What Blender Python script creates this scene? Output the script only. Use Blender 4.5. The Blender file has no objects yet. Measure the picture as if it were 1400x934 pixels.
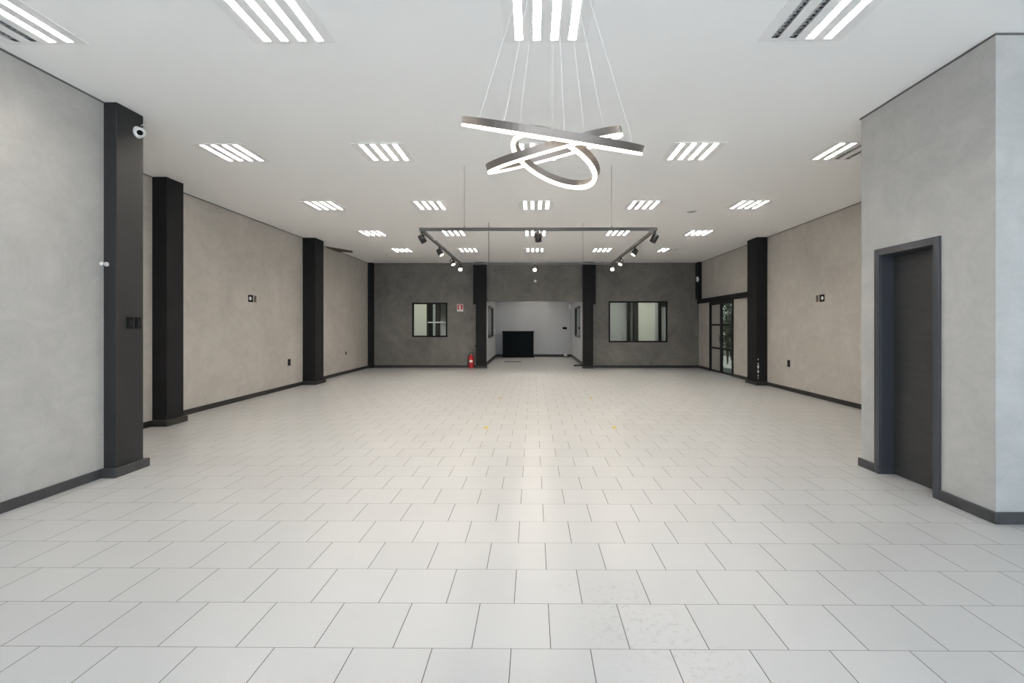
import bpy, bmesh, math, random
from mathutils import Vector, Matrix
random.seed(7)
SC = bpy.context.scene
C = SC.collection

# ------------------------------------------------------------------ camera, world, exposure
EYE = Vector((0.0, 0.0, 1.45))
cam_d = bpy.data.cameras.new('camera')
cam = bpy.data.objects.new('camera', cam_d); C.objects.link(cam)
cam.location = EYE
cam.rotation_euler = (math.pi/2, 0, 0.008)
cam_d.sensor_width = 36
cam_d.lens = 36*667/1400
cam_d.shift_x = -(723.2-700)/1400
cam_d.shift_y = -(467-445)/1400
cam_d.clip_start = 0.05
SC.camera = cam

W = bpy.data.worlds.new('world'); SC.world = W; W.use_nodes = True
WB = W.node_tree.nodes['Background']
WB.inputs['Color'].default_value = (0.73, 0.87, 1.0, 1)
WB.inputs['Strength'].default_value = 4.2
pl_d = bpy.data.lights.new('daylight_portal', 'AREA'); pl_d.shape = 'RECTANGLE'
pl_d.size = 9.6; pl_d.size_y = 3.2; pl_d.cycles.is_portal = True
pl = bpy.data.objects.new('daylight_portal', pl_d); C.objects.link(pl)
pl.location = (0.8, -2.62, 1.6); pl.rotation_euler = (math.pi/2, 0, 0)   # faces +Y, into the hall

sun_d = bpy.data.lights.new('sun', 'SUN'); sun_d.energy = 36.0; sun_d.angle = .01; sun_d.color = (.95, .97, 1)
sun = bpy.data.objects.new('sun', sun_d); C.objects.link(sun)
sun.rotation_euler = (-.75, -.2, 0)      # from behind the building: sunlit pavement in front, no direct sun indoors

TUBE_STRENGTH = 140.0
RING_STRENGTH = 3.6
SPOT_WATTS = 8.0
SC.view_settings.view_transform = 'Standard'
SC.view_settings.look = 'None'
SC.view_settings.exposure = 0.06
SC.view_settings.gamma = 1.0
SC.view_settings.use_curve_mapping = False
cy = SC.cycles
cy.use_denoising = True
cy.use_light_tree = True
cy.max_bounces = 8; cy.diffuse_bounces = 6; cy.glossy_bounces = 4
cy.transparent_max_bounces = 8
cy.sample_clamp_indirect = 0.0
cy.caustics_reflective = False; cy.caustics_refractive = False

# ------------------------------------------------------------------ materials
def lin(r, g, b):
    f = lambda c: (c/255)/12.92 if c/255 <= .04045 else ((c/255+.055)/1.055)**2.4
    return (f(r), f(g), f(b), 1)

def mat(name, col, rough=.5, metal=0.0, spec=.5, emit=None, strength=0.0, bump=0.0, bscale=60, vary=0.0, vscale=3):
    m = bpy.data.materials.new(name); m.use_nodes = True
    nt = m.node_tree; n = nt.nodes; b = n['Principled BSDF']
    b.inputs['Base Color'].default_value = col
    b.inputs['Roughness'].default_value = rough
    b.inputs['Metallic'].default_value = metal
    b.inputs['Specular IOR Level'].default_value = spec
    if emit:
        b.inputs['Emission Color'].default_value = emit
        b.inputs['Emission Strength'].default_value = strength
    tc = n.new('ShaderNodeTexCoord')
    if vary:
        no = n.new('ShaderNodeTexNoise'); no.inputs['Scale'].default_value = vscale; no.inputs['Detail'].default_value = 6
        mp = n.new('ShaderNodeMapRange'); mp.inputs[1].default_value = .3; mp.inputs[2].default_value = .7
        mp.inputs[3].default_value = 1-vary; mp.inputs[4].default_value = 1+vary
        hv = n.new('ShaderNodeHueSaturation'); hv.inputs['Color'].default_value = col
        nt.links.new(tc.outputs['Object'], no.inputs['Vector'])
        nt.links.new(no.outputs['Fac'], mp.inputs[0]); nt.links.new(mp.outputs[0], hv.inputs['Value'])
        nt.links.new(hv.outputs[0], b.inputs['Base Color'])
    if bump:
        no = n.new('ShaderNodeTexNoise'); no.inputs['Scale'].default_value = bscale; no.inputs['Detail'].default_value = 4
        bp = n.new('ShaderNodeBump'); bp.inputs['Strength'].default_value = bump; bp.inputs['Distance'].default_value = .01
        nt.links.new(tc.outputs['Object'], no.inputs['Vector'])
        nt.links.new(no.outputs['Fac'], bp.inputs['Height']); nt.links.new(bp.outputs[0], b.inputs['Normal'])
    return m

def plaster(name, dark, light, rough=.75, contrast=1.0, bump=.25, drag=(1.0, 1.0, 2.2), dscale=2.4):
    """burnished cement: big soft clouds, trowel drags and a fine grain"""
    m = bpy.data.materials.new(name); m.use_nodes = True
    nt = m.node_tree; n = nt.nodes; L = nt.links; b = n['Principled BSDF']
    tc = n.new('ShaderNodeTexCoord')
    a = n.new('ShaderNodeTexNoise'); a.inputs['Scale'].default_value = .9; a.inputs['Detail'].default_value = 8
    a.inputs['Roughness'].default_value = .62; a.inputs['Distortion'].default_value = .9
    mpg = n.new('ShaderNodeMapping'); mpg.inputs['Scale'].default_value = drag; mpg.inputs['Rotation'].default_value = (.35, .3, 0)
    d = n.new('ShaderNodeTexNoise'); d.inputs['Scale'].default_value = dscale; d.inputs['Detail'].default_value = 10
    d.inputs['Roughness'].default_value = .7; d.inputs['Distortion'].default_value = 2.2
    g = n.new('ShaderNodeTexNoise'); g.inputs['Scale'].default_value = 45; g.inputs['Detail'].default_value = 3
    L.new(tc.outputs['Object'], a.inputs['Vector']); L.new(tc.outputs['Object'], mpg.inputs[0]); L.new(mpg.outputs[0], d.inputs['Vector'])
    L.new(tc.outputs['Object'], g.inputs['Vector'])
    m1 = n.new('ShaderNodeMix'); m1.data_type = 'FLOAT'; m1.inputs[0].default_value = .5
    L.new(a.outputs['Fac'], m1.inputs[2]); L.new(d.outputs['Fac'], m1.inputs[3])
    m2 = n.new('ShaderNodeMix'); m2.data_type = 'FLOAT'; m2.inputs[0].default_value = .12
    L.new(m1.outputs[0], m2.inputs[2]); L.new(g.outputs['Fac'], m2.inputs[3])
    mr = n.new('ShaderNodeMapRange'); mr.inputs[1].default_value = .5-.17/contrast; mr.inputs[2].default_value = .5+.17/contrast
    L.new(m2.outputs[0], mr.inputs[0])
    mx = n.new('ShaderNodeMix'); mx.data_type = 'RGBA'
    mx.inputs[6].default_value = dark; mx.inputs[7].default_value = light
    L.new(mr.outputs[0], mx.inputs[0]); L.new(mx.outputs[2], b.inputs['Base Color'])
    b.inputs['Roughness'].default_value = rough
    bp = n.new('ShaderNodeBump'); bp.inputs['Strength'].default_value = bump; bp.inputs['Distance'].default_value = .01
    L.new(m2.outputs[0], bp.inputs['Height']); L.new(bp.outputs[0], b.inputs['Normal'])
    return m

def floor_material():
    m = bpy.data.materials.new('white_ceramic_tiles'); m.use_nodes = True
    nt = m.node_tree; n = nt.nodes; L = nt.links; b = n['Principled BSDF']
    T = .3548
    def M(op, a, c=None, d=None):
        x = n.new('ShaderNodeMath'); x.operation = op
        for i, v in enumerate((a, c, d)):
            if v is None: continue
            if isinstance(v, (int, float)): x.inputs[i].default_value = v
            else: L.new(v, x.inputs[i])
        return x.outputs[0]
    tc = n.new('ShaderNodeTexCoord'); sp = n.new('ShaderNodeSeparateXYZ'); L.new(tc.outputs['Object'], sp.inputs[0])
    # rows are not laid perfectly: a very slow wander of the joints
    u = M('DIVIDE', M('SUBTRACT', sp.outputs[0], .08-40*T), T)
    v = M('DIVIDE', M('SUBTRACT', sp.outputs[1], 2.187-40*T), T)
    row = M('FLOOR', v)
    uo = M('ADD', u, M('MULTIPLY', M('MODULO', row, 2.0), .5))
    col = M('FLOOR', uo)
    fu = M('FRACT', uo); fv = M('FRACT', v)
    du = M('MULTIPLY', M('MINIMUM', fu, M('SUBTRACT', 1.0, fu)), T)
    dv = M('MULTIPLY', M('MINIMUM', fv, M('SUBTRACT', 1.0, fv)), T)
    ju = M('LESS_THAN', du, .0020)
    jv = M('LESS_THAN', dv, .0017)
    cb = n.new('ShaderNodeCombineXYZ'); L.new(col, cb.inputs[0]); L.new(row, cb.inputs[1])
    wn = n.new('ShaderNodeTexWhiteNoise'); wn.noise_dimensions = '2D'; L.new(cb.outputs[0], wn.inputs['Vector'])
    # tile tone: per tile value plus faint scuffs
    no = n.new('ShaderNodeTexNoise'); no.inputs['Scale'].default_value = 1.1; no.inputs['Detail'].default_value = 5
    L.new(tc.outputs['Object'], no.inputs['Vector'])
    val = M('ADD', M('MULTIPLY', M('SUBTRACT', wn.outputs['Value'], .5), .05), M('ADD', 1.0, M('MULTIPLY', M('SUBTRACT', no.outputs['Fac'], .5), .12)))
    hv = n.new('ShaderNodeHueSaturation'); hv.inputs['Color'].default_value = (.405, .407, .407, 1); L.new(val, hv.inputs['Value'])
    # grey scuff stains gathered in a few spots
    st = n.new('ShaderNodeTexNoise'); st.inputs['Scale'].default_value = 26; st.inputs['Detail'].default_value = 6; st.inputs['Roughness'].default_value = .7
    L.new(tc.outputs['Object'], st.inputs['Vector'])
    thr = n.new('ShaderNodeMapRange'); thr.inputs[1].default_value = .52; thr.inputs[2].default_value = .64; L.new(st.outputs['Fac'], thr.inputs[0])
    tot = None
    for (x, y, r) in ((.52, 2.33, .36), (.45, 2.62, .22), (1.5, 5.0, .35), (1.9, 5.7, .3), (.75, 2.1, .2), (.18, 2.72, .06)):
        dd = M('POWER', M('ADD', M('POWER', M('SUBTRACT', sp.outputs[0], x), 2.0), M('POWER', M('SUBTRACT', sp.outputs[1], y), 2.0)), .5)
        k = M('MAXIMUM', M('SUBTRACT', 1.0, M('DIVIDE', dd, r)), 0.0)
        tot = k if tot is None else M('MAXIMUM', tot, k)
    sf = M('MULTIPLY', M('MINIMUM', M('MULTIPLY', tot, 1.8), 1.0), M('MULTIPLY', thr.outputs[0], .4))
    ms = n.new('ShaderNodeMix'); ms.data_type = 'RGBA'; L.new(sf, ms.inputs[0]); L.new(hv.outputs[0], ms.inputs[6]); ms.inputs[7].default_value = (.25, .24, .22, 1)
    # joints: the cross joints are wide and brown, the long ones narrow and paler
    g1 = n.new('ShaderNodeMix'); g1.data_type = 'RGBA'; L.new(jv, g1.inputs[0]); L.new(ms.outputs[2], g1.inputs[6]); g1.inputs[7].default_value = (.18, .165, .15, 1)
    g2 = n.new('ShaderNodeMix'); g2.data_type = 'RGBA'; L.new(ju, g2.inputs[0]); L.new(g1.outputs[2], g2.inputs[6]); g2.inputs[7].default_value = (.10, .085, .075, 1)
    L.new(g2.outputs[2], b.inputs['Base Color'])
    jm = M('MAXIMUM', ju, jv)
    rg = M('ADD', .36, M('MULTIPLY', jm, .5)); L.new(rg, b.inputs['Roughness'])
    b.inputs['Specular IOR Level'].default_value = .38
    bp = n.new('ShaderNodeBump'); bp.inputs['Strength'].default_value = .35; bp.inputs['Distance'].default_value = .002; bp.invert = True
    L.new(jm, bp.inputs['Height']); L.new(bp.outputs[0], b.inputs['Normal'])
    return m

def glass_material(name, tint=(.9, .95, .93, 1), gloss=.12):
    m = bpy.data.materials.new(name); m.use_nodes = True
    nt = m.node_tree; n = nt.nodes; L = nt.links
    for x in list(n):
        if x.type == 'BSDF_PRINCIPLED': n.remove(x)
    out = [x for x in n if x.type == 'OUTPUT_MATERIAL'][0]
    t = n.new('ShaderNodeBsdfTransparent'); t.inputs[0].default_value = tint
    g = n.new('ShaderNodeBsdfGlossy'); g.inputs['Roughness'].default_value = .02
    lw = n.new('ShaderNodeLayerWeight'); lw.inputs['Blend'].default_value = .5
    pw = n.new('ShaderNodeMath'); pw.operation = 'POWER'; L.new(lw.outputs['Facing'], pw.inputs[0]); pw.inputs[1].default_value = 5
    fr = n.new('ShaderNodeMath'); fr.operation = 'MULTIPLY_ADD'; L.new(pw.outputs[0], fr.inputs[0]); fr.inputs[1].default_value = .94; fr.inputs[2].default_value = .05
    mx = n.new('ShaderNodeMixShader')
    L.new(fr.outputs[0], mx.inputs[0]); L.new(t.outputs[0], mx.inputs[1]); L.new(g.outputs[0], mx.inputs[2]); L.new(mx.outputs[0], out.inputs[0])
    return m

M_FLOOR = floor_material()
M_CEIL = mat('ceiling_paint', (.95, .95, .95, 1), .9, bump=.03, bscale=20, vary=.012, vscale=.8)
M_WALL = plaster('burnished_cement', (.415, .386, .353, 1), (.56, .526, .486, 1), contrast=1.15, bump=.15, drag=(1, 1, 1.4), dscale=1.8)
M_WALL_DAYLIT = plaster('burnished_cement_daylit', (.365, .358, .343, 1), (.485, .476, .458, 1), contrast=1.15, bump=.15, drag=(1, 1, 1.4), dscale=1.8)  # same cement, greyer: cool daylight near the front put into the colour
M_BACK = plaster('dark_burnished_cement', (.12, .113, .102, 1), (.215, .203, .184, 1), contrast=1.35, bump=.15, drag=(.9, .9, .8), dscale=1.5)
M_ALC = plaster('alcove_cement', (.50, .51, .53, 1), (.58, .59, .61, 1), contrast=.8)
M_ROOM = mat('white_wall_paint', (.80, .81, .75, 1), .85, bump=.05)
M_BLACK = mat('black_wall_paint', (.012, .012, .0125, 1), .75, spec=.25, bump=.12, bscale=35, vary=.15)
M_PILLAR = mat('charcoal_wall_paint', (.015, .0148, .0152, 1), .6, bump=.15, bscale=30, vary=.12)
M_BASE = mat('black_baseboard', (.022, .020, .018, 1), .45, bump=.1)
M_BASEG = mat('dark_grey_baseboard', (.05, .05, .052, 1), .45, bump=.2, vary=.25, vscale=6)
M_GAP = mat('shadow_gap_paint', (.12, .115, .11, 1), .9)
M_DOOR = mat('dark_stained_wood', (.030, .029, .030, 1), .48, bump=.1)
M_DFRAME = mat('painted_door_frame', (.045, .048, .056, 1), .4, bump=.05)
M_WHITE = mat('white_plastic', (.75, .75, .73, 1), .4)
M_FIX = mat('white_enamel_steel', (.88, .88, .88, 1), .45)
M_REFL = mat('bright_aluminium', (.82, .82, .82, 1), .22, metal=1.0)
M_LOUV = mat('louvre_aluminium', (.75, .75, .75, 1), .35, metal=.8)
M_TUBE = mat('lit_fluorescent_tube', (.9, .9, .9, 1), .4, emit=(1.0, .915, .805, 1), strength=TUBE_STRENGTH)
M_TUBEOFF = mat('unlit_fluorescent_tube', (.5, .5, .5, 1), .3)
M_BRONZE = mat('brushed_bronze', (.22, .19, .17, 1), .38, metal=.75, bump=.03)
M_LED = mat('warm_led_diffuser', (.9, .9, .85, 1), .5, emit=(1.0, .86, .68, 1), strength=RING_STRENGTH)
M_WIRE = mat('clear_suspension_wire', (.72, .72, .73, 1), .4)
M_WIREG = mat('grey_steel_wire', (.22, .21, .20, 1), .4)
M_TRACK = mat('black_track_metal', (.035, .032, .030, 1), .42, metal=.2)
M_SPOT = mat('dark_spotlight_metal', (.04, .036, .033, 1), .3, metal=.5)
M_LENS = mat('lit_spotlight_lens', (1, 1, 1, 1), .3, emit=(1.0, .86, .68, 1), strength=9.0)
M_RED = mat('red_enamel', (.50, .015, .02, 1), .28)
M_SIGNR = mat('red_sign_print', (.50, .04, .05, 1), .5)
M_SIGNW = mat('white_sign_print', (.72, .70, .68, 1), .5)
M_BRASS = mat('brass_valve', (.55, .42, .2, 1), .3, metal=1)
M_RUB = mat('black_rubber', (.007, .007, .007, 1), .7, spec=.12)
M_COUNTER = mat('black_laminate', (.004, .007, .008, 1), .6, spec=.12)
M_YEL = mat('yellow_floor_tape', (.50, .36, .02, 1), .6)
M_GLASS = glass_material('clear_window_glass')
M_GLASSD = glass_material('tinted_door_glass', (.55, .56, .52, 1))
M_FROST = mat('frosted_glass', (.36, .35, .33, 1), .3)
M_LEAF = mat('green_leaves', (.045, .06, .022, 1), .6, vary=.6, vscale=9)
M_BARK = mat('brown_bark', (.07, .05, .035, 1), .8, bump=.3)
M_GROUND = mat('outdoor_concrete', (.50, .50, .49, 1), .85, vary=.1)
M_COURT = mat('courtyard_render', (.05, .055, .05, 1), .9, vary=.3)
M_HOLE = mat('bare_fibreboard', (.13, .10, .075, 1), .9, vary=.4, vscale=14)
M_MET = mat('dark_grate_metal', (.09, .09, .085, 1), .5, metal=.4)

# wood grain for the door leaf
_nt = M_DOOR.node_tree
_n = _nt.nodes; _b = _n['Principled BSDF']
_tc = _n.new('ShaderNodeTexCoord'); _mp = _n.new('ShaderNodeMapping'); _mp.inputs['Scale'].default_value = (1, 1.2, 9)
_no = _n.new('ShaderNodeTexNoise'); _no.inputs['Scale'].default_value = 3.0; _no.inputs['Detail'].default_value = 7; _no.inputs['Distortion'].default_value = .6
_cr = _n.new('ShaderNodeMix'); _cr.data_type = 'RGBA'; _cr.inputs[6].default_value = (.020, .020, .021, 1); _cr.inputs[7].default_value = (.046, .044, .044, 1)
_nt.links.new(_tc.outputs['Object'], _mp.inputs[0]); _nt.links.new(_mp.outputs[0], _no.inputs['Vector'])
_nt.links.new(_no.outputs['Fac'], _cr.inputs[0]); _nt.links.new(_cr.outputs[2], _b.inputs['Base Color'])

# ------------------------------------------------------------------ mesh helpers
def box(bm, x0, x1, y0, y1, z0, z1):
    x0, x1 = min(x0, x1), max(x0, x1); y0, y1 = min(y0, y1), max(y0, y1); z0, z1 = min(z0, z1), max(z0, z1)
    v = [bm.verts.new(p) for p in ((x0,y0,z0),(x1,y0,z0),(x1,y1,z0),(x0,y1,z0),(x0,y0,z1),(x1,y0,z1),(x1,y1,z1),(x0,y1,z1))]
    for f in ((3,2,1,0),(4,5,6,7),(0,1,5,4),(1,2,6,5),(2,3,7,6),(3,0,4,7)):
        bm.faces.new([v[i] for i in f])
    return bm

def prism(bm, pts, z0, z1):
    """vertical extrusion of a plan outline (counter-clockwise)"""
    a = [bm.verts.new((x, y, z0)) for x, y in pts]; b = [bm.verts.new((x, y, z1)) for x, y in pts]
    bm.faces.new(a[::-1]); bm.faces.new(b)
    n = len(pts)
    for i in range(n):
        bm.faces.new((a[i], a[(i+1) % n], b[(i+1) % n], b[i]))
    return bm

def basis(d):
    d = Vector(d).normalized()
    up = Vector((0, 0, 1)) if abs(d.z) < .95 else Vector((0, 1, 0))
    u = up.cross(d).normalized()
    return u, d.cross(u).normalized(), d

def rings(bm, p0, d, prof, seg=20, cap0=True, cap1=True):
    """surface of revolution about the axis d through p0; prof = [(distance, radius)]"""
    u, v, d = basis(d); p0 = Vector(p0); prev = None; first = None
    for t, r in prof:
        ring = [bm.verts.new(p0+d*t+(u*math.cos(2*math.pi*i/seg)+v*math.sin(2*math.pi*i/seg))*r) for i in range(seg)]
        if prev:
            for i in range(seg):
                f = bm.faces.new((prev[i], prev[(i+1) % seg], ring[(i+1) % seg], ring[i])); f.smooth = True
        else: first = ring
        prev = ring
    if cap0: bm.faces.new(first[::-1])
    if cap1: bm.faces.new(prev)
    return bm

def tube(bm, pts, r, seg=8):
    pts = [Vector(p) for p in pts]; prev = None; first = None
    u = None
    for i, p in enumerate(pts):
        d = (pts[min(i+1, len(pts)-1)]-pts[max(i-1, 0)]).normalized()
        if u is None: u = basis(d)[0]
        u = (u-d*u.dot(d)).normalized(); v = d.cross(u)
        ring = [bm.verts.new(p+(u*math.cos(2*math.pi*k/seg)+v*math.sin(2*math.pi*k/seg))*r) for k in range(seg)]
        if prev:
            for k in range(seg):
                f = bm.faces.new((prev[k], prev[(k+1) % seg], ring[(k+1) % seg], ring[k])); f.smooth = True
        else: first = ring
        prev = ring
    bm.faces.new(first[::-1]); bm.faces.new(prev)
    return bm

def B(): return bmesh.new()

def obj(name, bm, m, parent=None, bevel=0.0):
    me = bpy.data.meshes.new(name)
    bmesh.ops.recalc_face_normals(bm, faces=bm.faces)
    bm.to_mesh(me); bm.free(); me.materials.append(m)
    o = bpy.data.objects.new(name, me); C.objects.link(o)
    if parent: o.parent = parent
    if bevel:
        md = o.modifiers.new('edge', 'BEVEL'); md.width = bevel; md.segments = 2; md.limit_method = 'ANGLE'
    return o

def tag(o, label=None, cat=None, group=None, kind=None):
    if label: o['label'] = label
    if cat: o['category'] = cat
    if group: o['group'] = group
    if kind: o['kind'] = kind
    return o

def thing(name, label, cat, loc=(0,0,0), rot=(0,0,0), group=None):
    o = bpy.data.objects.new(name, None); C.objects.link(o); o.empty_display_size = .1
    o.location = loc; o.rotation_euler = rot
    return tag(o, label, cat, group)

def struct(name, bm, m, label, cat, parent=None, bevel=0.0):
    return tag(obj(name, bm, m, parent, bevel), label, cat, None, 'structure')

def copy_tree(o, parent=None):
    c = o.copy(); C.objects.link(c)
    if parent: c.parent = parent
    for ch in list(o.children): copy_tree(ch, c)
    return c

# ------------------------------------------------------------------ dimensions
H = 3.59
XL, XR = -5.62, 5.68            # hall side walls
XLN = -4.11                     # face of the near left wall block
BX, BY0, BY1 = 3.39, 3.60, 5.06 # projecting room with the door
YB = 16.75                      # back wall face
YF = -2.5                       # open shop front
YE = 22.5                       # back of the alcove
AL, AR = -1.70, 1.80            # alcove side wall faces
cols = (-3.72, -1.83, .06, 1.96, 3.83)
rows = (3.37, 6.02, 8.68, 11.31, 13.86)
FS = .31                        # half size of a ceiling light
lights = []
for r, y in enumerate(rows):
    for c, x in enumerate(cols):
        if r == 0 and c == 4: continue
        lights.append((r, c, x+(.035 if r == 0 else 0), y))
added_back_lights = [(-4.6, 18.8), (-2.9, 18.8), (3.0, 18.8), (4.6, 18.8), (.05, 18.4), (.05, 21.0)]  # unseen fixtures, added to brighten the alcove and rear rooms

# ------------------------------------------------------------------ floor and ceiling
bm = B(); box(bm, XL-.3, XR+.3, YF, YE+.2, -.12, 0)
struct('floor', bm, M_FLOOR, 'white square ceramic floor tiles laid in a running bond across the hall', 'floor')

xs = sorted({XL-.3, XR+.3} | {v for (_, _, x, y) in lights for v in (x-FS+.012, x+FS-.012)} | {v for (x, y) in added_back_lights for v in (x-FS+.012, x+FS-.012)})
ys = sorted({YF, YE+.2} | {v for (_, _, x, y) in lights for v in (y-FS+.012, y+FS-.012)} | {v for (x, y) in added_back_lights for v in (y-FS+.012, y+FS-.012)})
bm = B(); allc = [(x, y) for (_, _, x, y) in lights]+list(added_back_lights)
grid = {}
def gv(i, j, z):
    k = (i, j, z)
    if k not in grid: grid[k] = bm.verts.new((xs[i], ys[j], z))
    return grid[k]
for i in range(len(xs)-1):
    for j in range(len(ys)-1):
        mx, my = (xs[i]+xs[i+1])/2, (ys[j]+ys[j+1])/2
        if any(abs(mx-x) < FS-.012 and abs(my-y) < FS-.012 for x, y in allc): continue
        bm.faces.new((gv(i, j, H), gv(i, j+1, H), gv(i+1, j+1, H), gv(i+1, j, H)))
        bm.faces.new((gv(i, j, H+.12), gv(i+1, j, H+.12), gv(i+1, j+1, H+.12), gv(i, j+1, H+.12)))
struct('ceiling', bm, M_CEIL, 'flat white painted ceiling with rows of recessed lights', 'ceiling')

# ------------------------------------------------------------------ walls
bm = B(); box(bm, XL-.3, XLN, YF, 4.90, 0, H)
struct('wall_left_front', bm, M_WALL_DAYLIT, 'grey burnished cement wall in front of the nearest black pillar', 'wall')
bm = B(); box(bm, XL-.2, XL, 7.10, YE+.2, 0, H); box(bm, XL-.2, -5.48, 4.90, 7.10, 0, H)
struct('wall_left', bm, M_WALL, 'long grey burnished cement wall behind the black pillars facing the dark glass doors', 'wall')

DY0, DY1, DZ = 13.85, 15.68, 2.19     # glass doors in the right wall
bm = B()
box(bm, XR, XR+.2, BY1, DY0, 0, H); box(bm, XR, XR+.2, DY0, DY1, DZ, H); box(bm, XR, XR+.2, DY1, YE+.2, 0, H)
struct('wall_right', bm, M_WALL, 'grey burnished cement wall holding the black-framed glass doors', 'wall')
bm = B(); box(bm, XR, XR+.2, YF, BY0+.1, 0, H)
struct('wall_right_front', bm, M_WALL_DAYLIT, 'grey cement side wall beside the open shop front', 'wall')

# block with the plain door: door opening in its left face
OY0, OY1, OZ = 4.12, 4.80, 2.15
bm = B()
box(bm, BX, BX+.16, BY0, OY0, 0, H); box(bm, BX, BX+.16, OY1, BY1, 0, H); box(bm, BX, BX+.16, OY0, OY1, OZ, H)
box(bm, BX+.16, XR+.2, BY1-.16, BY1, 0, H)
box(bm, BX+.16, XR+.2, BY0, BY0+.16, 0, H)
struct('wall_door_block', bm, M_WALL_DAYLIT, 'pale grey cement corner block with the single dark door', 'wall')

WLx0, WLx1, WLz0, WLz1 = -4.15, -2.94, 1.05, 2.23
WRx0, WRx1, WRz0, WRz1 = 2.60, 4.61, .87, 2.28
bm = B(); y0, y1 = YB, YB+.15
LZ = 2.275
box(bm, XL, WLx0, y0, y1, 0, H); box(bm, WLx1, AL, y0, y1, 0, H); box(bm, WLx0, WLx1, y0, y1, 0, WLz0); box(bm, WLx0, WLx1, y0, y1, WLz1, H)
box(bm, AR, WRx0, y0, y1, 0, H); box(bm, WRx1, XR, y0, y1, 0, H); box(bm, WRx0, WRx1, y0, y1, 0, WRz0); box(bm, WRx0, WRx1, y0, y1, WRz1, H)
box(bm, AL, AR, y0, y1, LZ, H)
struct('wall_back', bm, M_BACK, 'dark grey cement wall with two windows and the alcove opening', 'wall')

# alcove
AY0, AY1, AZ0, AZ1 = 18.55, 20.85, .97, 2.21
for side, xa, xb, word in (('left', AL-.12, AL, 'beside the fire extinguisher end'), ('right', AR, AR+.12, 'across from the fire extinguisher end')):
    bm = B()
    box(bm, xa, xb, YB+.15, AY0, 0, H); box(bm, xa, xb, AY1, YE, 0, H); box(bm, xa, xb, AY0, AY1, 0, AZ0); box(bm, xa, xb, AY0, AY1, AZ1, H)
    struct('wall_alcove_'+side, bm, M_ALC, 'light grey alcove side wall with a black-framed window, '+word, 'wall')
bm = B(); box(bm, AL-.12, AR+.12, YE, YE+.15, 0, H)
struct('wall_alcove_back', bm, M_ALC, 'light grey end wall of the alcove behind the black counter', 'wall')
bm = B(); box(bm, XL, AL-.12, YE, YE+.15, 0, H); 
struct('wall_rear_room_left', bm, M_ROOM, 'white far wall of the room seen through the square window', 'wall')
bm = B(); box(bm, AR+.12, XR, YE, YE+.15, 0, H)
struct('wall_rear_room_right', bm, M_ROOM, 'white far wall of the room seen through the wide window', 'wall')

# ------------------------------------------------------------------ pillars and beam
def pillar(outline, z0, z1, label, plinth=None, pm=M_BASE, m=M_BLACK, name='pillar'):
    bm = B(); prism(bm, outline, z0, z1)
    p = struct(name, bm, m, label, 'pillar', bevel=.006)
    if plinth:
        b2 = B(); prism(b2, plinth, 0, .085)
        obj('plinth', b2, pm, p, bevel=.004)
    return p
R = lambda x0, x1, y0, y1: [(x0, y0), (x1, y0), (x1, y1), (x0, y1)]
p1 = pillar(R(XLN-.05, -3.985, 4.64, 4.96), 0, H, 'nearest charcoal pillar, with the dome camera and two black switches', R(XLN-.05, -3.955, 4.59, 5.01), M_BASEG, M_PILLAR)
p2 = pillar(R(XL, -5.27, 6.98, 7.32), 0, H, 'black pillar second from the shop front on the long grey wall', R(XL, -5.24, 6.94, 7.37))
p3 = pillar(R(XL, -5.31, 11.86, 12.34), 0, H, 'black pillar third from the shop front on the long grey wall', R(XL, -5.28, 11.81, 12.40))
p4 = pillar(R(XL, -5.46, 16.55, YB), 0, H, 'slim black post in the corner of the dark back wall away from the glass doors')
p5 = pillar(R(5.42, XR, 11.86, 12.38), 0, H, 'black pillar with chipped white paint spots beside the glass doors', R(5.39, XR, 11.81, 12.43))
p6 = pillar(R(5.56, XR, 16.45, YB), 2.33, H, 'short black post above the beam in the corner near the glass doors')

def stepped_pillar(xa, xb, xlo, xhi, label):
    bm = B(); prism(bm, R(xlo, xhi, 16.50, YB+.02), 0, 2.17)
    prism(bm, R(xa, xb, 16.50, YB+.02), 2.17, 3.52)
    p = struct('pillar', bm, M_BLACK, label, 'pillar', bevel=.004)
    b2 = B(); prism(b2, R(xlo-.02, xhi+.02, 16.46, YB+.02), 0, .06); obj('plinth', b2, M_BASE, p)
    b3 = B(); prism(b3, R(xa+.04, xb-.02, 16.46, YB+.02), 3.52, H); obj('capital', b3, M_GAP, p)
    return p
stepped_pillar(-2.02, -1.59, -1.93, -1.59, 'stepped black pillar beside the fire extinguisher at the alcove opening')
stepped_pillar(1.70, 2.12, 1.70, 2.04, 'stepped black pillar between the alcove and the wide window')

bm = B(); box(bm, XR-.06, XR, 12.38, YB, 2.19, 2.335)
struct('beam', bm, M_BLACK, 'black horizontal beam over the glass doors', 'beam')

# white chips on the edge of the pillar by the glass doors
for k, (z, h, w) in enumerate(((.63, .05, .02), (.52, .05, .03), (.44, .11, .045), (.33, .09, .04), (.24, .05, .025), (.17, .06, .015))):
    bm = B(); pts = []
    for i in range(9):
        a = 2*math.pi*i/9; rr = .7+.5*random.random()
        pts.append((math.cos(a)*w*.5*rr, math.sin(a)*h*.5*rr))
    a_ = [bm.verts.new((5.42+.035+px, 11.857, z+pz)) for px, pz in pts]; b_ = [bm.verts.new((5.42+.035+px, 11.8605, z+pz)) for px, pz in pts]
    bm.faces.new(a_); bm.faces.new(b_[::-1])
    for i in range(9): bm.faces.new((a_[i], a_[(i+1) % 9], b_[(i+1) % 9], b_[i]))
    obj('chipped_paint', bm, M_WHITE, p5)

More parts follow.
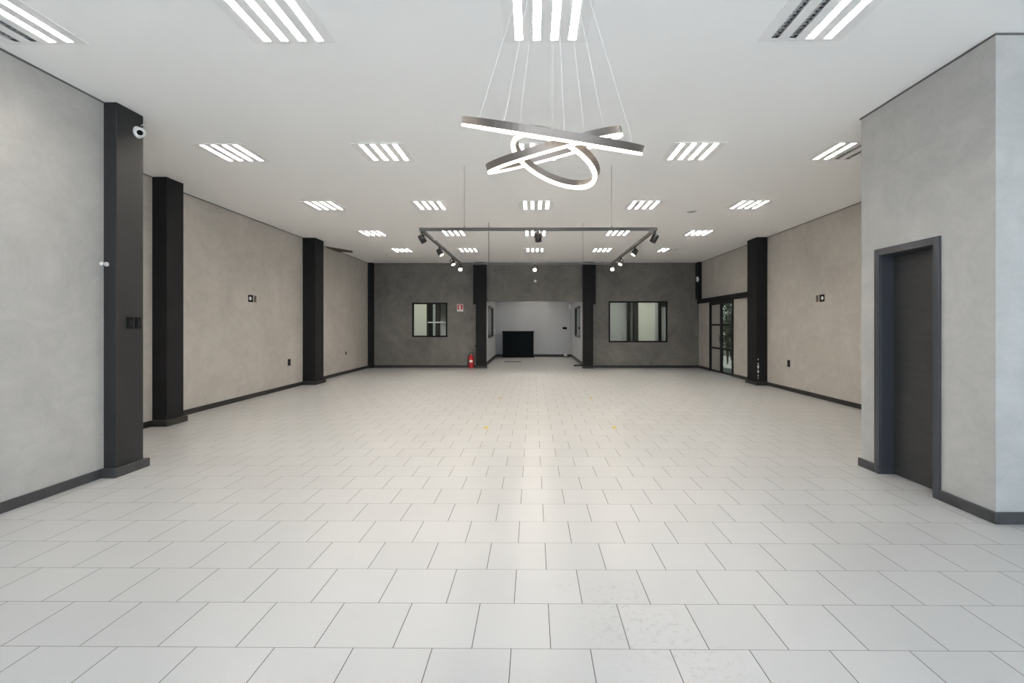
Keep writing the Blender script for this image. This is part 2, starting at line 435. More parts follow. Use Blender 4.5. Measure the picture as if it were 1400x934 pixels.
# ------------------------------------------------------------------ baseboards and the shadow gap at the ceiling
bt = .022
def base(name, segs, label, m=M_BASE, h=.085):
    bm = B()
    for s in segs: box(bm, *s, 0, h)
    struct(name, bm, m, label, 'baseboard', bevel=.004)
base('baseboard_left_front', [(XLN, XLN+bt, YF, 4.60)], 'dark grey baseboard leading to the nearest charcoal pillar', M_BASEG)
base('baseboard_left', [(-5.48, -5.48+bt, 4.96, 6.94), (XL, XL+bt, 7.37, 11.81), (XL, XL+bt, 12.40, 16.55)], 'thin black baseboard along the long grey wall')
base('baseboard_right', [(XR-bt, XR, BY1, 11.81), (XR-bt, XR, 12.43, DY0), (XR-bt, XR, DY1, YB)], 'thin black baseboard on both sides of the glass doors')
base('baseboard_back', [(-5.46, -1.95, YB-bt, YB), (2.06, XR, YB-bt, YB)], 'black baseboard below the two windows of the dark wall')
base('baseboard_door_block', [(BX-.025, BX, BY0-.025, OY0-.05), (BX-.025, BX, OY1+.05, BY1+.02), (BX, XR, BY0-.025, BY0)], 'dark grey baseboard around the corner block with the door', M_BASEG)
base('baseboard_alcove', [(AL, AR, YE-.03, YE), (AL, AL+.03, YB+.15, YE), (AR-.03, AR, YB+.15, YE)], 'black baseboard around the alcove floor', h=.12)
bm = B(); g = .014
box(bm, XLN, XLN+.006, YF, 4.64, H-g, H); box(bm, -5.48, -5.474, 4.96, 6.98, H-g, H); box(bm, XL, XL+.006, 7.32, YB, H-g, H); box(bm, XR-.006, XR, BY1, YB, H-g, H)
box(bm, XL, AL, YB-.006, YB, H-g-.01, H); box(bm, AL, XR, YB-.006, YB, H-g-.01, H); box(bm, BX-.006, BX, BY0-.006, BY1+.02, H-g, H); box(bm, BX, XR, BY0-.006, BY0, H-g, H)
struct('trim_1', bm, M_GAP, 'thin dark shadow line where the walls meet the ceiling', 'trim')

# ------------------------------------------------------------------ the plain dark door
d = tag(thing('door_1', 'plain dark wood door recessed in a charcoal frame on the corner block', 'door', (BX, (OY0+OY1)/2, 0)), kind='structure')
bm = B(); f = .045
X0, X1 = -.022, .165; a, b_ = OY0-(OY0+OY1)/2, OY1-(OY0+OY1)/2
box(bm, X0, 0, a-f, a+.02, 0, OZ+f); box(bm, X0, 0, b_-.02, b_+f, 0, OZ+f); box(bm, X0, 0, a+.02, b_-.02, OZ-.02, OZ+f)   # architrave
box(bm, 0, X1, a, a+.02, 0, OZ); box(bm, 0, X1, b_-.02, b_, 0, OZ); box(bm, 0, X1, a+.02, b_-.02, OZ-.02, OZ)           # jambs
obj('door_frame', bm, M_DFRAME, d, bevel=.003)
bm = B(); box(bm, .122, .158, a+.022, b_-.022, .008, OZ-.022); lf = obj('door_leaf', bm, M_DOOR, d, bevel=.003)
bm = B(); rings(bm, (.122, a+.055, 1.02), (-1, 0, 0), [(0, .022), (.006, .022), (.008, .009), (.03, .009), (.034, .02), (.05, .022), (.056, .012)])
obj('door_handle', bm, M_SPOT, lf)

# ------------------------------------------------------------------ windows
def window_xz(n, x0, x1, z0, z1, y, label, fr=.048):
    w = tag(thing(n, label, 'window', ((x0+x1)/2, y, (z0+z1)/2)), kind='structure')
    hx, hz = (x1-x0)/2, (z1-z0)/2
    bm = B(); f = fr; ya, yb = -.012, .06
    box(bm, -hx, -hx+f, ya, yb, -hz, hz); box(bm, hx-f, hx, ya, yb, -hz, hz); box(bm, -hx+f, hx-f, ya, yb, hz-f, hz); box(bm, -hx+f, hx-f, ya, yb, -hz, -hz+f)
    obj('window_frame', bm, M_RUB, w, bevel=.003)
    bm = B(); box(bm, -hx+f, hx-f, .02, .026, -hz+f, hz-f); obj('pane', bm, M_GLASS, w)
window_xz('window_1', WLx0, WLx1, WLz0, WLz1, YB, 'square black-framed window in the dark wall near the fire sign')
window_xz('window_2', WRx0, WRx1, WRz0, WRz1, YB, 'wide black-framed window in the dark wall')
def window_yz(n, x, s, label):
    hy, hz = (AY1-AY0)/2, (AZ1-AZ0)/2
    w = tag(thing(n, label, 'window', (x, (AY0+AY1)/2, (AZ0+AZ1)/2)), kind='structure')
    bm = B(); f = .06; xa, xb = sorted((s*.015, -s*.06))
    box(bm, xa, xb, -hy, -hy+f, -hz, hz); box(bm, xa, xb, hy-f, hy, -hz, hz); box(bm, xa, xb, -hy+f, hy-f, hz-f, hz); box(bm, xa, xb, -hy+f, hy-f, -hz, -hz+f)
    obj('window_frame', bm, M_TRACK, w)
    bm = B(); box(bm, -s*.03, -s*.036, -hy+f, hy-f, -hz+f, hz-f); obj('pane', bm, M_GLASS, w)
window_yz('window_3', AL, 1, 'black-framed side window of the alcove on the fire extinguisher side')
window_yz('window_4', AR, -1, 'black-framed side window of the alcove on the emergency lamp side')

# ------------------------------------------------------------------ glass double door to the courtyard
ym = (DY0+DY1)/2
d = tag(thing('door_2', 'black-framed glass double door with three panes a leaf, in the grey side wall', 'door', (XR, ym, 0)), kind='structure')
hy = (DY1-DY0)/2
bm = B(); f = .05
box(bm, -.03, .1, -hy, -hy+f, 0, DZ); box(bm, -.03, .1, hy-f, hy, 0, DZ); box(bm, -.03, .1, -hy+f, hy-f, DZ-f, DZ)
obj('door_frame', bm, M_BLACK, d, bevel=.003)
def leaf(ya, yb, gm, lab):
    bm = B(); s = .07
    box(bm, -.01, .035, ya, ya+s, .01, DZ-f); box(bm, -.01, .035, yb-s, yb, .01, DZ-f)
    for z in (.01, .72, 1.44, DZ-f-.05):
        box(bm, -.01, .035, ya+s, yb-s, z, z+.055)
    o = obj('door_leaf', bm, M_BLACK, d)
    if lab: o['label'] = lab
    for z0, z1 in ((.065, .72), (.775, 1.44), (1.495, DZ-f-.05)):
        bm = B(); box(bm, .008, .014, ya+s, yb-s, z0, z1); obj('pane', bm, gm, o)
    bm = B(); yk = ya+s/2 if yb > 0.5 else yb-s/2
    tube(bm, [(-.01, yk, .95), (-.05, yk, .95), (-.05, yk, 1.15), (-.01, yk, 1.15)], .008); obj('door_handle', bm, M_SPOT, o)
    return o
leaf(.0, hy-f, M_FROST, 'leaf with frosted grey glass')
leaf(-hy+f, .0, M_GLASSD, 'leaf with clear glass')

# ------------------------------------------------------------------ outside: courtyard and street apron
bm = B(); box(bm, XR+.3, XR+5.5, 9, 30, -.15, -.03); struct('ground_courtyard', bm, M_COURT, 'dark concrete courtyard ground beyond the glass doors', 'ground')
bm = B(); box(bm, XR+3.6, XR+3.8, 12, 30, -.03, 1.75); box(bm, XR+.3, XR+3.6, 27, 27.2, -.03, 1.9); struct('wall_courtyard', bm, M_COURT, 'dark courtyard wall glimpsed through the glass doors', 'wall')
bm = B(); box(bm, -14, 14, -16, YF, -.15, -.03); struct('ground_street', bm, M_GROUND, 'pale concrete pavement in front of the shop', 'ground')

def shrub(x, y, h, w, label):
    t = thing('shrub', label, 'shrub', (x, y, -.03))
    bm = B()
    for k in range(5):
        a = random.random()*6.28
        tube(bm, [(0, 0, 0), (math.cos(a)*w*.15, math.sin(a)*w*.15, h*.35), (math.cos(a)*w*.35, math.sin(a)*w*.35, h*.8)], .02, 6)
    obj('stem', bm, M_BARK, t)
    bm = B()
    for k in range(700):
        a = random.random()*6.28; rr = w*math.sqrt(random.random())*.6; z = h*(.25+.75*random.random())
        rr *= math.sin(min(1, (z/h))*math.pi*.8+.25)
        c = Vector((math.cos(a)*rr, math.sin(a)*rr, z)); u = Vector((random.gauss(0,1), random.gauss(0,1), random.gauss(0,1))).normalized()
        v = u.orthogonal().normalized(); s = .05+.06*random.random()
        q = [c-u*s, c-v*s*.4+u*s*.1, c+u*s, c+v*s*.4+u*s*.1]
        bm.faces.new([bm.verts.new(p) for p in q])
    tag(obj('foliage', bm, M_LEAF, t), kind='stuff')
shrub(7.42, 18.65, 2.6, .42, 'leafy green shrub outside, seen through the clear glass door leaf')
shrub(8.55, 21.05, 1.9, .9, 'taller green shrub outside, further off behind the glass doors')

# ------------------------------------------------------------------ recessed four tube ceiling lights
def make_fixture():
    t = thing('ceiling_light', '', 'ceiling light')
    S = FS; sx = [(-1.5+k)*.132 for k in range(4)]; hw = .0275; hl = S-.030
    bm = B()
    edges = [-S]+[v for x in sx for v in (x-hw, x+hw)]+[S]
    z0, z1 = -.006, .004
    for k in range(0, len(edges), 2): box(bm, edges[k], edges[k+1], -S, S, z0, z1)
    for x in sx:
        box(bm, x-hw, x+hw, -S, -hl, z0, z1); box(bm, x-hw, x+hw, hl, S, z0, z1)
    obj('frame', bm, M_FIX, t)
    bm = B(); s = S-.02     # closed box above the ceiling
    for f_ in (((-s,-s,.004),(-s,-s,.09),(-s,s,.09),(-s,s,.004)), ((s,-s,.004),(s,s,.004),(s,s,.09),(s,-s,.09)), ((-s,-s,.004),(s,-s,.004),(s,-s,.09),(-s,-s,.09)), ((-s,s,.004),(-s,s,.09),(s,s,.09),(s,s,.004)), ((-s,-s,.09),(s,-s,.09),(s,s,.09),(-s,s,.09))):
        bm.faces.new([bm.verts.new(p) for p in f_])
    obj('housing', bm, M_FIX, t)
    for x in sx:
        bm = B()    # trough
        prof = [(-hw, .0), (-hw*.92, .03), (-hw*.45, .052), (hw*.45, .052), (hw*.92, .03), (hw, .0)]
        a_ = [bm.verts.new((x+px, -hl, pz)) for px, pz in prof]; b2 = [bm.verts.new((x+px, hl, pz)) for px, pz in prof]
        for i in range(5): bm.faces.new((a_[i], a_[i+1], b2[i+1], b2[i]))
        bm.faces.new(a_); bm.faces.new(b2)
        obj('reflector', bm, M_REFL, t)
        bm = B(); tube(bm, [(x, -hl+.008, .028), (x, hl-.008, .028)], .018, 10); o = obj('tube', bm, M_TUBE, t)
        bm = B()
        n = 14; pv = None
        for k in range(1, n):       # cross blades tied by thin side strips
            y = -hl+2*hl*k/n
            q = [bm.verts.new(p) for p in ((x-hw+.001, y, .001), (x-hw+.001, y, .013), (x+hw-.001, y, .013), (x+hw-.001, y, .001))]
            bm.faces.new(q)
            if pv:
                bm.faces.new((pv[0], q[0], q[1], pv[1])); bm.faces.new((pv[2], q[2], q[3], pv[3]))
            pv = q
        obj('louvre', bm, M_LOUV, t)
    return t
proto = make_fixture()
tube_mesh = [o.data for o in proto.children if o.name.startswith('tube')]
off_mesh = []
for me in tube_mesh:
    m2 = me.copy(); m2.materials.clear(); m2.materials.append(M_TUBEOFF); off_mesh.append(m2)
rown = ('in the front row level with the chandelier', 'in the second row, just behind the chandelier', 'in the third row, between chandelier and track lights', 'in the fourth row, over the middle of the track frame', 'in the last row before the dark back wall')
coln = ('nearest the long grey wall', 'between long wall and centre line', 'on the centre line', 'between centre line and door side', 'nearest the door side wall')
OFF = {(0, 0): (0, 1), (0, 3): (0, 1), (1, 4): (2, 3), (4, 4): (2, 3)}
for i, (r, c, x, y) in enumerate(lights):
    t = proto if i == 0 else copy_tree(proto)
    t.location = (x, y, H)
    off = OFF.get((r, c), ())
    t['label'] = ('half-lit' if off else 'lit')+' ceiling light, '+coln[c]+', '+('front row', 'second row', 'third row', 'fourth row', 'rearmost row')[r]
    t['group'] = 'recessed four-tube ceiling lights'
    ts = [o for o in t.children if o.name.split('.')[0] == 'tube']
    ts.sort(key=lambda o: min(v.co.x for v in o.data.vertices))
    for k, o in enumerate(ts):
        o.data = off_mesh[k] if k in off else tube_mesh[k]
for (x, y), w in zip(added_back_lights, ('of the room behind the square window, by the outer wall', 'of the room behind the square window, by the alcove', 'of the room behind the wide window, by the alcove', 'of the room behind the wide window, by the outer wall', 'over the alcove entrance', 'over the alcove counter end')):
    t = copy_tree(proto); t.location = (x, y, H)
    ts = [o for o in t.children if o.name.split('.')[0] == 'tube']
    ts.sort(key=lambda o: min(v.co.x for v in o.data.vertices))
    for k, o in enumerate(ts): o.data = tube_mesh[k]
    t['label'] = 'added unseen recessed ceiling light '+w; t['group'] = 'recessed four-tube ceiling lights'

# ------------------------------------------------------------------ ring chandelier
F_, CX, CY, TH = 667.0, 723.2, 445.0, .008
RV = Vector((math.cos(TH), math.sin(TH), 0)); FV = Vector((-math.sin(TH), math.cos(TH), 0)); UV = Vector((0, 0, 1))
def at(px, py, dist):      # a sight line measured in the photograph, at a real distance
    return EYE+(RV*((px-CX)/F_)+UV*((CY-py)/F_)+FV)*dist
CH_D = 2.4
ch = thing('chandelier', 'chandelier of three tilted bronze rings with glowing undersides, hung on thin wires', 'chandelier', at(755, 215, CH_D))
CH0 = ch.location.copy()
bm = B(); rings(bm, (0, 0, 0), (0, 0, -1), [(0, .10), (.035, .10), (.04, .095)], 40)
can_c = Vector((CH0.x, CH0.y, H))-CH0
o = obj('canopy', bm, M_WHITE, ch); o.location = can_c
def ring(px, py, ang, rad_px, ratio, dist, wires, down=1):
    """centre and major axis as seen; ratio = how far the underside opens towards the viewer"""
    c = at(px, py, dist); v = (c-EYE).normalized()
    im = RV*math.cos(ang)-UV*math.sin(ang)          # major axis on the image plane
    mj = (im-v*im.dot(v)).normalized()
    dn = v.cross(mj).normalized()
    if dn.z > 0: dn = -dn
    nd = (-v*ratio+dn*math.sqrt(1-ratio*ratio)).normalized()   # where the glowing side points
    u = mj; w = nd.cross(u).normalized()
    rad = rad_px*(c-EYE).dot(FV)/F_
    def band(r0, r1, h0, h1, n=96):
        bm = B(); L_ = []
        for k in range(n):
            a = 2*math.pi*k/n; e = u*math.cos(a)+w*math.sin(a)
            L_.append([bm.verts.new(c-CH0+e*r+nd*h) for r, h in ((r0, h0), (r1, h0), (r1, h1), (r0, h1))])
        for k in range(n):
            p, q = L_[k], L_[(k+1) % n]
            for j in range(4):
                fc = bm.faces.new((p[j], p[(j+1) % 4], q[(j+1) % 4], q[j])); fc.smooth = False
        return bm
    o = obj('ring', band(rad-.011, rad+.011, -.028, .004), M_BRONZE, ch)
    obj('led_strip', band(rad-.0095, rad+.0095, .004, .016), M_LED, o)
    for a in wires:
        e = u*math.cos(a)+w*math.sin(a); p = c-CH0+e*rad-nd*.028
        h = Vector((e.x, e.y, 0)).normalized()*.03
        q = can_c+Vector((0, 0, -.038))+h
        bm = B(); tube(bm, [p, q], .0009, 6); obj('suspension_wire', bm, M_WIRE, ch)
pi = math.pi
ring(755.5, 188.0, math.radians(9.3), 121, .012, 2.40, (.61, 2.42, -1.6), 1)
ring(757.0, 208.5, math.radians(-15.8), 91.5, .06, 2.42, (2.46, .77, -1.57), 1)
ring(758, 220, math.radians(26), 60.5, .43, 2.38, (-.35, pi+.35, 1.6), 1)

# ------------------------------------------------------------------ track frame and its spotlights
TZ = 2.735; TX0, TX1, TY0, TY1 = -1.50, 1.64, 6.52, 10.15
tr = thing('light_track', 'rectangular black light track hung from the ceiling on four wires', 'light track', ((TX0+TX1)/2, (TY0+TY1)/2, TZ))
ox, oy = (TX0+TX1)/2, (TY0+TY1)/2; hx, hy = (TX1-TX0)/2, (TY1-TY0)/2; s = .018
for b4 in ((-hx-s, hx+s, -hy-s, -hy+s), (-hx-s, hx+s, hy-s, hy+s), (-hx-s, -hx+s, -hy+s, hy-s), (hx-s, hx+s, -hy+s, hy-s)):
    bm = B(); box(bm, *b4, -.02, .02); obj('rail', bm, M_TRACK, tr)
for x, y, r in ((-.915, TY0, .003), (1.05, TY0, .003), (-.92, TY1, .007), (1.04, TY1, .003)):
    bm = B(); tube(bm, [(x-ox, y-oy, .02), (x-ox, y-oy, H-TZ)], r, 6)
    rings(bm, (x-ox, y-oy, .02), (0, 0, 1), [(0, .008), (.025, .008)], 8)
    w = obj('power_cable' if r > .005 else 'suspension_wire', bm, M_WIREG, tr)

def spotlight(x, y, dvec, label, rail_dx=0):
    dv = Vector(dvec).normalized()
    t = thing('track_spotlight', label, 'spotlight', (x, y, TZ-.02), group='spotlights on the black track frame')
    bm = B(); box(bm, -.016, .016, -.035, .035, -.022, 0); rings(bm, (0, 0, -.022), (0, 0, -1), [(0, .009), (.018, .009)], 12); obj('adapter', bm, M_TRACK, t)
    cc = Vector((0, 0, -.088))
    sd = dv.cross(Vector((0, 0, 1))).normalized()
    bm = B(); top = Vector((0, 0, -.038))
    tube(bm, [cc+sd*.05, cc+sd*.05+(top-cc)*.8, top, cc-sd*.05+(top-cc)*.8, cc-sd*.05], .005, 6); obj('bracket', bm, M_TRACK, t)
    bm = B(); rings(bm, cc-dv*.058, dv, [(0, .030), (.004, .040), (.030, .044), (.034, .042), (.038, .044), (.116, .044), (.118, .040), (.104, .037)], 24, True, False); h = obj('lamp_head', bm, M_SPOT, t)
    bm = B(); rings(bm, cc+dv*.046, dv, [(0, .0365), (.003, .036), (.006, .030)], 20); obj('lens', bm, M_LENS, h)
    ld = bpy.data.lights.new('spot_beam', 'SPOT'); ld.energy = SPOT_WATTS; ld.color = (1, .82, .62); ld.spot_size = math.radians(60); ld.spot_blend = .7; ld.shadow_soft_size = .03
    lo = bpy.data.objects.new('spot_beam', ld); C.objects.link(lo); lo.parent = t; lo.location = cc+dv*.07; lo.rotation_euler = dv.to_track_quat('-Z', 'Y').to_euler()
    return t
NM = ('at the front corner', 'second from the front', 'third from the front', 'at the rear corner')
for sgn, X, side in ((1, TX0, 'rail over the extinguisher side'), (-1, TX1, 'rail on the glass door side')):
    for k, (y, dv) in enumerate(((6.60, (.42, .40, -.85)), (7.87, (.50, -.22, -.72)), (9.10, (.34, -.42, -.78)), (10.08, (.12, -.85, -.5)))):
        spotlight(X, y, (dv[0]*sgn, dv[1], dv[2]), 'black cylinder spotlight '+NM[k]+' of the '+side)
spotlight(.07, TY0, (.06, .36, -.92), 'black cylinder spotlight in the middle of the front rail, turned away')
spotlight(.04, TY1, (0, -.85, -.5), 'glowing spotlight in the middle of the rear rail')

# ------------------------------------------------------------------ small wall and ceiling items
def on(o_, label, cat, group=None): return tag(o_, label, cat, group)

# dome camera on the nearest pillar
t = thing('security_camera', 'small white dome camera high on the nearest charcoal pillar', 'camera', (-3.985, 4.885, 3.395))
bm = B(); rings(bm, (0, 0, 0), (1, 0, 0), [(0, .058), (.014, .058), (.02, .052)], 24); obj('mount', bm, M_WHITE, t)
bm = B(); dd = Vector((.55, -.75, -.35)).normalized(); c0 = Vector((.028, 0, 0))
prof = [(-.05*math.cos(k*math.pi/12), .05*math.sin(k*math.pi/12)+.0005) for k in range(13) if -.05*math.cos(k*math.pi/12) < .04]
rings(bm, c0, dd, prof, 24); obj('dome', bm, M_WHITE, t)
bm = B(); rings(bm, c0+dd*.036, dd, [(0, .026), (.006, .026), (.008, .018)], 20); obj('lens', bm, M_RUB, t)
bm = B(); tube(bm, [(.012, .03, .08), (.03, .075, .13), (.02, .085, .19)], .004, 6); obj('cable', bm, M_WHITE, t)

for k, (y, lab) in enumerate(((4.785, 'black wall switch nearer the shop front, on the nearest charcoal pillar'), (4.885, 'black wall switch at the outer edge of the nearest charcoal pillar'))):
    t = thing('wall_switch', lab, 'switch', (-3.985, y, 1.475), group='switches on the nearest pillar')
    bm = B(); box(bm, 0, .014, -.033, .033, -.058, .058); obj('cover_plate', bm, M_RUB, t, bevel=.003)
    bm = B(); box(bm, .014, .020, -.016, .016, -.028, .028); obj('rocker', bm, M_BLACK, t, bevel=.002)
t = thing('wall_hook', 'small white peg halfway up the edge of the nearest charcoal pillar', 'hook', (XLN+.03, 4.64, 2.035))
bm = B(); rings(bm, (0, 0, 0), (0, -1, 0), [(0, .022), (.01, .022), (.014, .012), (.05, .012), (.054, .017), (.062, .017)], 16); obj('peg', bm, M_WHITE, t)
bm = B(); tube(bm, [(0, -.03, 0), (-.03, -.035, .002), (-.072, -.036, .004)], .008, 8); obj('stub', bm, M_WHITE, t)

def socket(x, y, z, s, label, w=.105, h=.15, m=M_RUB, mi=M_BLACK):
    t = thing('wall_socket', label, 'socket', (x, y, z), group='black wall sockets')
    a_, b2 = sorted((0, s*.012)); c_, e_ = sorted((s*.012, s*.017))
    bm = B(); box(bm, a_, b2, -w/2, w/2, -h/2, h/2); obj('cover_plate', bm, m, t, bevel=.003)
    bm = B(); box(bm, c_, e_, -w*.3, w*.3, -h*.3, h*.3); obj('outlet', bm, mi, t)
socket(XL, 11.2, .60, 1, 'black wall socket low on the long grey wall between two black pillars')
socket(XL, 14.6, .615, 1, 'small brown wall socket low on the long wall near the far corner', .07, .10, M_HOLE, M_RUB)
socket(XR, 10.87, .605, -1, 'black wall socket low on the door side wall, left of the corner block')

def wall_plate(x, y, z, s, dirn, label):
    """square black plate with a pale round insert and a slim plate beside it"""
    t = thing('wall_outlet_plate', label, 'outlet plate', (x, y, z), group='outlet plates high on the side walls')
    a_, b2 = sorted((0, s*.014)); c_, e_ = sorted((s*.014, s*.022))
    bm = B(); box(bm, a_, b2, -.075, .075, -.07, .07); obj('cover_plate', bm, M_RUB, t, bevel=.003)
    bm = B(); rings(bm, (s*.014, -.028, 0), (s, 0, 0), [(0, .036), (.008, .034)], 20); obj('insert', bm, M_WHITE, t)
    bm = B(); box(bm, a_, b2, .13, .19, -.065, .065); obj('side_plate', bm, M_HOLE, t, bevel=.002)
wall_plate(XL, 9.66, 1.985, 1, 1, 'small black and white outlet plate high on the long grey wall')
wall_plate(XR, 9.62, 1.985, -1, 1, 'small black and white outlet plate high on the door side wall')

# sensors
t = thing('motion_sensor', 'small white sensor in the top corner above the beam', 'sensor', (5.585, 16.44, 3.00))
bm = B(); box(bm, -.10, -.03, -.05, .0, -.085, .085); obj('sensor_body', bm, M_WHITE, t, bevel=.01)
bm = B(); box(bm, -.085, -.045, -.058, -.05, -.05, .02); obj('lens', bm, M_FIX, t, bevel=.006)
bm = B(); box(bm, -.09, .0, .0, .02, -.03, .03); obj('bracket', bm, M_WHITE, t)
t = thing('smoke_detector', 'small pale round detector on the dark lintel above the alcove', 'detector', (.08, YB, 2.97))
bm = B(); rings(bm, (0, 0, 0), (0, -1, 0), [(0, .045), (.018, .045), (.03, .03)], 24); obj('detector_body', bm, M_FIX, t)
bm = B(); rings(bm, (0, -.03, 0), (0, -1, 0), [(0, .014), (.006, .012)], 12); obj('sensor_dot', bm, M_WHITE, t)
t = thing('ceiling_speaker', 'small grey round grille in the ceiling near the door side line of lights', 'speaker', (2.97, 9.15, H))
bm = B(); rings(bm, (0, 0, 0), (0, 0, -1), [(0, .09), (.008, .09), (.012, .08)], 28, True, False); obj('rim', bm, M_FIX, t)
bm = B(); rings(bm, (0, 0, -.006), (0, 0, -1), [(0, .079), (.003, .05)], 28); obj('grille', bm, M_LOUV, t)

# broken ceiling board
bm = B()
pts = [(-5.60, 13.15), (-5.17, 13.95), (-5.23, 14.08), (-5.44, 13.98), (-5.60, 14.0)]
prism(bm, pts, H-.035, H-.001)
tag(obj('ceiling_patch', bm, M_HOLE), 'torn brown patch of ceiling board above the long grey wall', 'ceiling patch')

# fire safety sign
t = thing('fire_extinguisher_sign', 'small red and white fire extinguisher sign on the dark back wall', 'sign', (-2.50, YB, 2.06))
bm = B(); box(bm, -.105, .105, -.006, 0, -.13, .12); obj('sign_board', bm, M_SIGNW, t)
bm = B(); box(bm, -.09, .09, -.008, -.006, -.062, .105); obj('red_field', bm, M_SIGNR, t)
bm = B(); box(bm, -.026, .026, -.010, -.008, -.05, .045); box(bm, -.013, .013, -.010, -.008, .045, .07); box(bm, -.03, .03, -.010, -.008, .068, .082); box(bm, -.048, -.034, -.010, -.008, -.01, .07)
obj('pictogram', bm, M_SIGNW, t)

# fire extinguisher
t = thing('fire_extinguisher', 'red fire extinguisher standing against the stepped black pillar', 'fire extinguisher', (-2.10, 16.60, 0))
bm = B(); rings(bm, (0, 0, 0), (0, 0, 1), [(0, .07), (.012, .085), (.04, .088), (.36, .088), (.40, .078), (.425, .05), (.44, .026), (.455, .026)], 28); obj('cylinder', bm, M_RED, t)
bm = B(); rings(bm, (0, 0, .455), (0, 0, 1), [(0, .022), (.03, .022)], 16); rings(bm, (-.0, -.02, .472), (0, -1, 0), [(0, .018), (.02, .018)], 12); obj('valve', bm, M_BRASS, t)
bm = B(); box(bm, -.015, .09, -.01, .01, .485, .495); box(bm, -.015, .085, -.01, .01, .515, .523); box(bm, -.02, .0, -.01, .01, .485, .523); obj('handle', bm, M_RUB, t)
bm = B(); tube(bm, [(-.02, 0, .475), (-.07, 0, .48), (-.105, -.01, .43), (-.11, -.02, .30), (-.105, -.02, .12)], .011, 8); rings(bm, (-.105, -.02, .12), (0, 0, -1), [(0, .013), (.06, .02)], 12); obj('hose', bm, M_RUB, t)
bm = B()
for k in range(8):
    a0 = math.radians(-130+k*10); a1 = math.radians(-120+k*10)
    bm.faces.new([bm.verts.new((math.cos(a)*.0888, math.sin(a)*.0888, z)) for a, z in ((a0, .20), (a1, .20), (a1, .27), (a0, .27))])
obj('paper_label', bm, M_SIGNW, t)
t = thing('wall_bracket', 'tiny black hanging bracket on the stepped pillar above the extinguisher', 'bracket', (-1.93, 16.52, .76))
bm = B(); box(bm, -.012, 0, -.02, .02, -.05, .05); tube(bm, [(-.01, 0, -.03), (-.06, 0, -.03), (-.06, 0, .0)], .007, 6); obj('hook', bm, M_RUB, t)

# counter in the alcove
t = thing('reception_counter', 'low black counter standing against the alcove end wall', 'counter', (-.665, 22.2, 0))
bm = B(); box(bm, -.70, -.66, -.215, .2, 0, 1.15); obj('side_panel', bm, M_COUNTER, t)
bm = B(); box(bm, .66, .70, -.215, .2, 0, 1.15); obj('side_panel', bm, M_COUNTER, t)
bm = B(); box(bm, -.66, .66, -.20, -.17, .07, 1.15); obj('front_panel', bm, M_COUNTER, t)
bm = B(); box(bm, -.73, .73, -.23, .22, 1.15, 1.19); obj('countertop', bm, M_RUB, t, bevel=.004)
bm = B(); box(bm, -.72, .72, -.22, -.17, 0, .07); obj('plinth', bm, M_RUB, t)
t = thing('wall_socket', 'double black wall socket on the alcove end wall', 'socket', (1.48, YE, 1.32), group='black wall sockets')
for x, w_ in ((-.05, .06), (.05, .05)):
    bm = B(); box(bm, x-w_, x+w_-.01, -.014, 0, -.05, .055); obj('cover_plate', bm, M_RUB, t, bevel=.003)
t = thing('emergency_light', 'white emergency light high on the alcove end wall', 'emergency light', (1.76, YE, 2.30))
bm = B(); box(bm, -.12, .03, -.06, 0, -.12, .12); obj('lamp_body', bm, M_WHITE, t, bevel=.01)
bm = B(); box(bm, -.10, -.02, -.066, -.06, .01, .10); box(bm, -.10, -.02, -.066, -.06, -.10, -.02); obj('diffuser', bm, M_FIX, t)
t = thing('junction_box', 'small grey box on the alcove baseboard', 'box', (1.50, YE-.03, .09))
bm = B(); box(bm, -.07, .07, -.05, 0, -.05, .06); obj('box_body', bm, M_FIX, t, bevel=.008)
bm = B(); box(bm, -.04, .04, -.055, -.05, -.03, .04); obj('lid', bm, M_WHITE, t)
bm = B(); box(bm, -1.12, -.46, 19.15, 19.75, .0, .004)
for k in range(9): box(bm, -1.10+k*.072, -1.06+k*.072, 19.18, 19.72, .004, .007)
tag(obj('floor_grate', bm, M_MET), 'dark metal grate in the alcove floor before the counter', 'floor grate')
bm = B(); box(bm, 1.46, AR-.03, 17.45, 17.55, 0, .03); box(bm, 1.50, AR-.03, 17.47, 17.53, .03, .04)
tag(obj('floor_strip', bm, M_RUB), 'short black strip lying at the foot of the alcove side wall', 'floor strip')

# yellow tape marks
for x, y, a, lab in ((-.665, 6.92, -.1, 'yellow tape mark on the tiles, nearer pair, extinguisher side'), (1.155, 6.93, .1, 'yellow tape mark on the tiles, nearer pair, door side'), (-.65, 9.75, -.1, 'faint yellow tape mark on the tiles, farther pair, extinguisher side'), (1.165, 9.77, .1, 'faint yellow tape mark on the tiles, farther pair, door side')):
    bm = B(); pts = [(-.028, -.07), (.03, -.06), (.022, .02), (.04, .075), (-.012, .08), (-.03, .01)]
    prism(bm, pts, .0, .0012)
    o = obj('tape_mark', bm, M_YEL); o.location = (x, y, .0003); o.rotation_euler = (0, 0, a)
    tag(o, lab, 'tape mark', 'yellow tape marks on the floor')

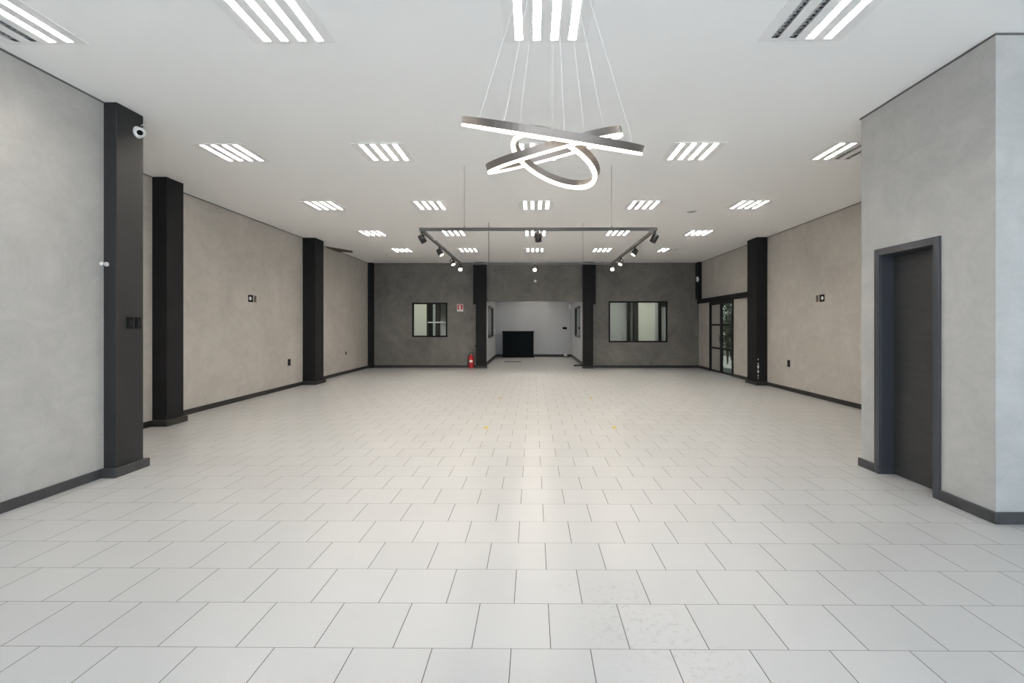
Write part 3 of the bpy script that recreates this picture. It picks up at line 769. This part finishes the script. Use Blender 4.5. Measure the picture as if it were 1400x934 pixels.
# ------------------------------------------------------------------ what shows through the two back windows
def post(x0, x1, y, label, z1=H, m=M_BLACK):
    bm = B(); box(bm, x0, x1, y, y+.12, 0, z1)
    struct('column', bm, m, label, 'column', bevel=.004)
X = lambda px, y: (px-728.5)*y/667+.0
# room behind the square window: a glazed door set between two dark posts
yy = 20.0
bm = B(); box(bm, XL, X(583, yy), yy, yy+.1, 0, H)
struct('partition_wall', bm, M_ROOM, 'white partition seen through the square window', 'wall')
post(X(583, yy), X(591.5, yy), yy, 'dark post seen through the square window, beside the white partition')
post(X(595, yy), X(601.5, yy), yy, 'dark post seen through the square window, nearer the fire sign')
bm = B(); box(bm, X(591.5, yy), X(595, yy), yy+.02, yy+.08, 0, H); box(bm, X(601.5, yy), AL-.12, yy+.05, yy+.09, 0, 1.55)
box(bm, X(601.5, yy), AL-.12, yy+.02, yy+.09, 1.56, 1.62)
struct('partition_panel', bm, M_ALC, 'grey low partition panel seen through the square window', 'partition')
bm = B(); box(bm, X(591.5, yy)-.2, AL-.12, yy-.02, yy+.0, 1.55, 1.60)
struct('trim_2', bm, M_FIX, 'thin pale rail crossing the dark posts behind the square window', 'trim')
# room behind the wide window
yy = 20.0
bm = B(); box(bm, AR+.12, X(859, yy), yy+.4, yy+.5, 0, H)
struct('partition_wall', bm, M_ALC, 'grey partition seen through the wide window', 'wall')
post(X(858.5, yy), X(862, yy), yy, 'thin dark post seen through the wide window')
post(X(866, yy), X(872.5, yy), yy, 'broad dark post in the middle of the wide window view')
bm = B(); box(bm, X(862, yy), X(866, yy), yy+.3, yy+.4, 0, H); box(bm, X(872.5, yy), X(895.5, yy), yy+.02, yy+.12, 0, H)
struct('partition_wall', bm, M_ROOM, 'bright white partition seen through the wide window', 'wall')
post(X(900, yy), X(904, yy), yy, 'dark post near the outer end of the wide window view')
bm = B(); box(bm, X(895.5, yy), X(900, yy), yy+.05, yy+.15, 0, H); box(bm, X(904, yy), XR, yy+.1, yy+.2, 0, 2.2)
struct('partition_panel', bm, M_ALC, 'grey panel at the outer end of the wide window view', 'partition')
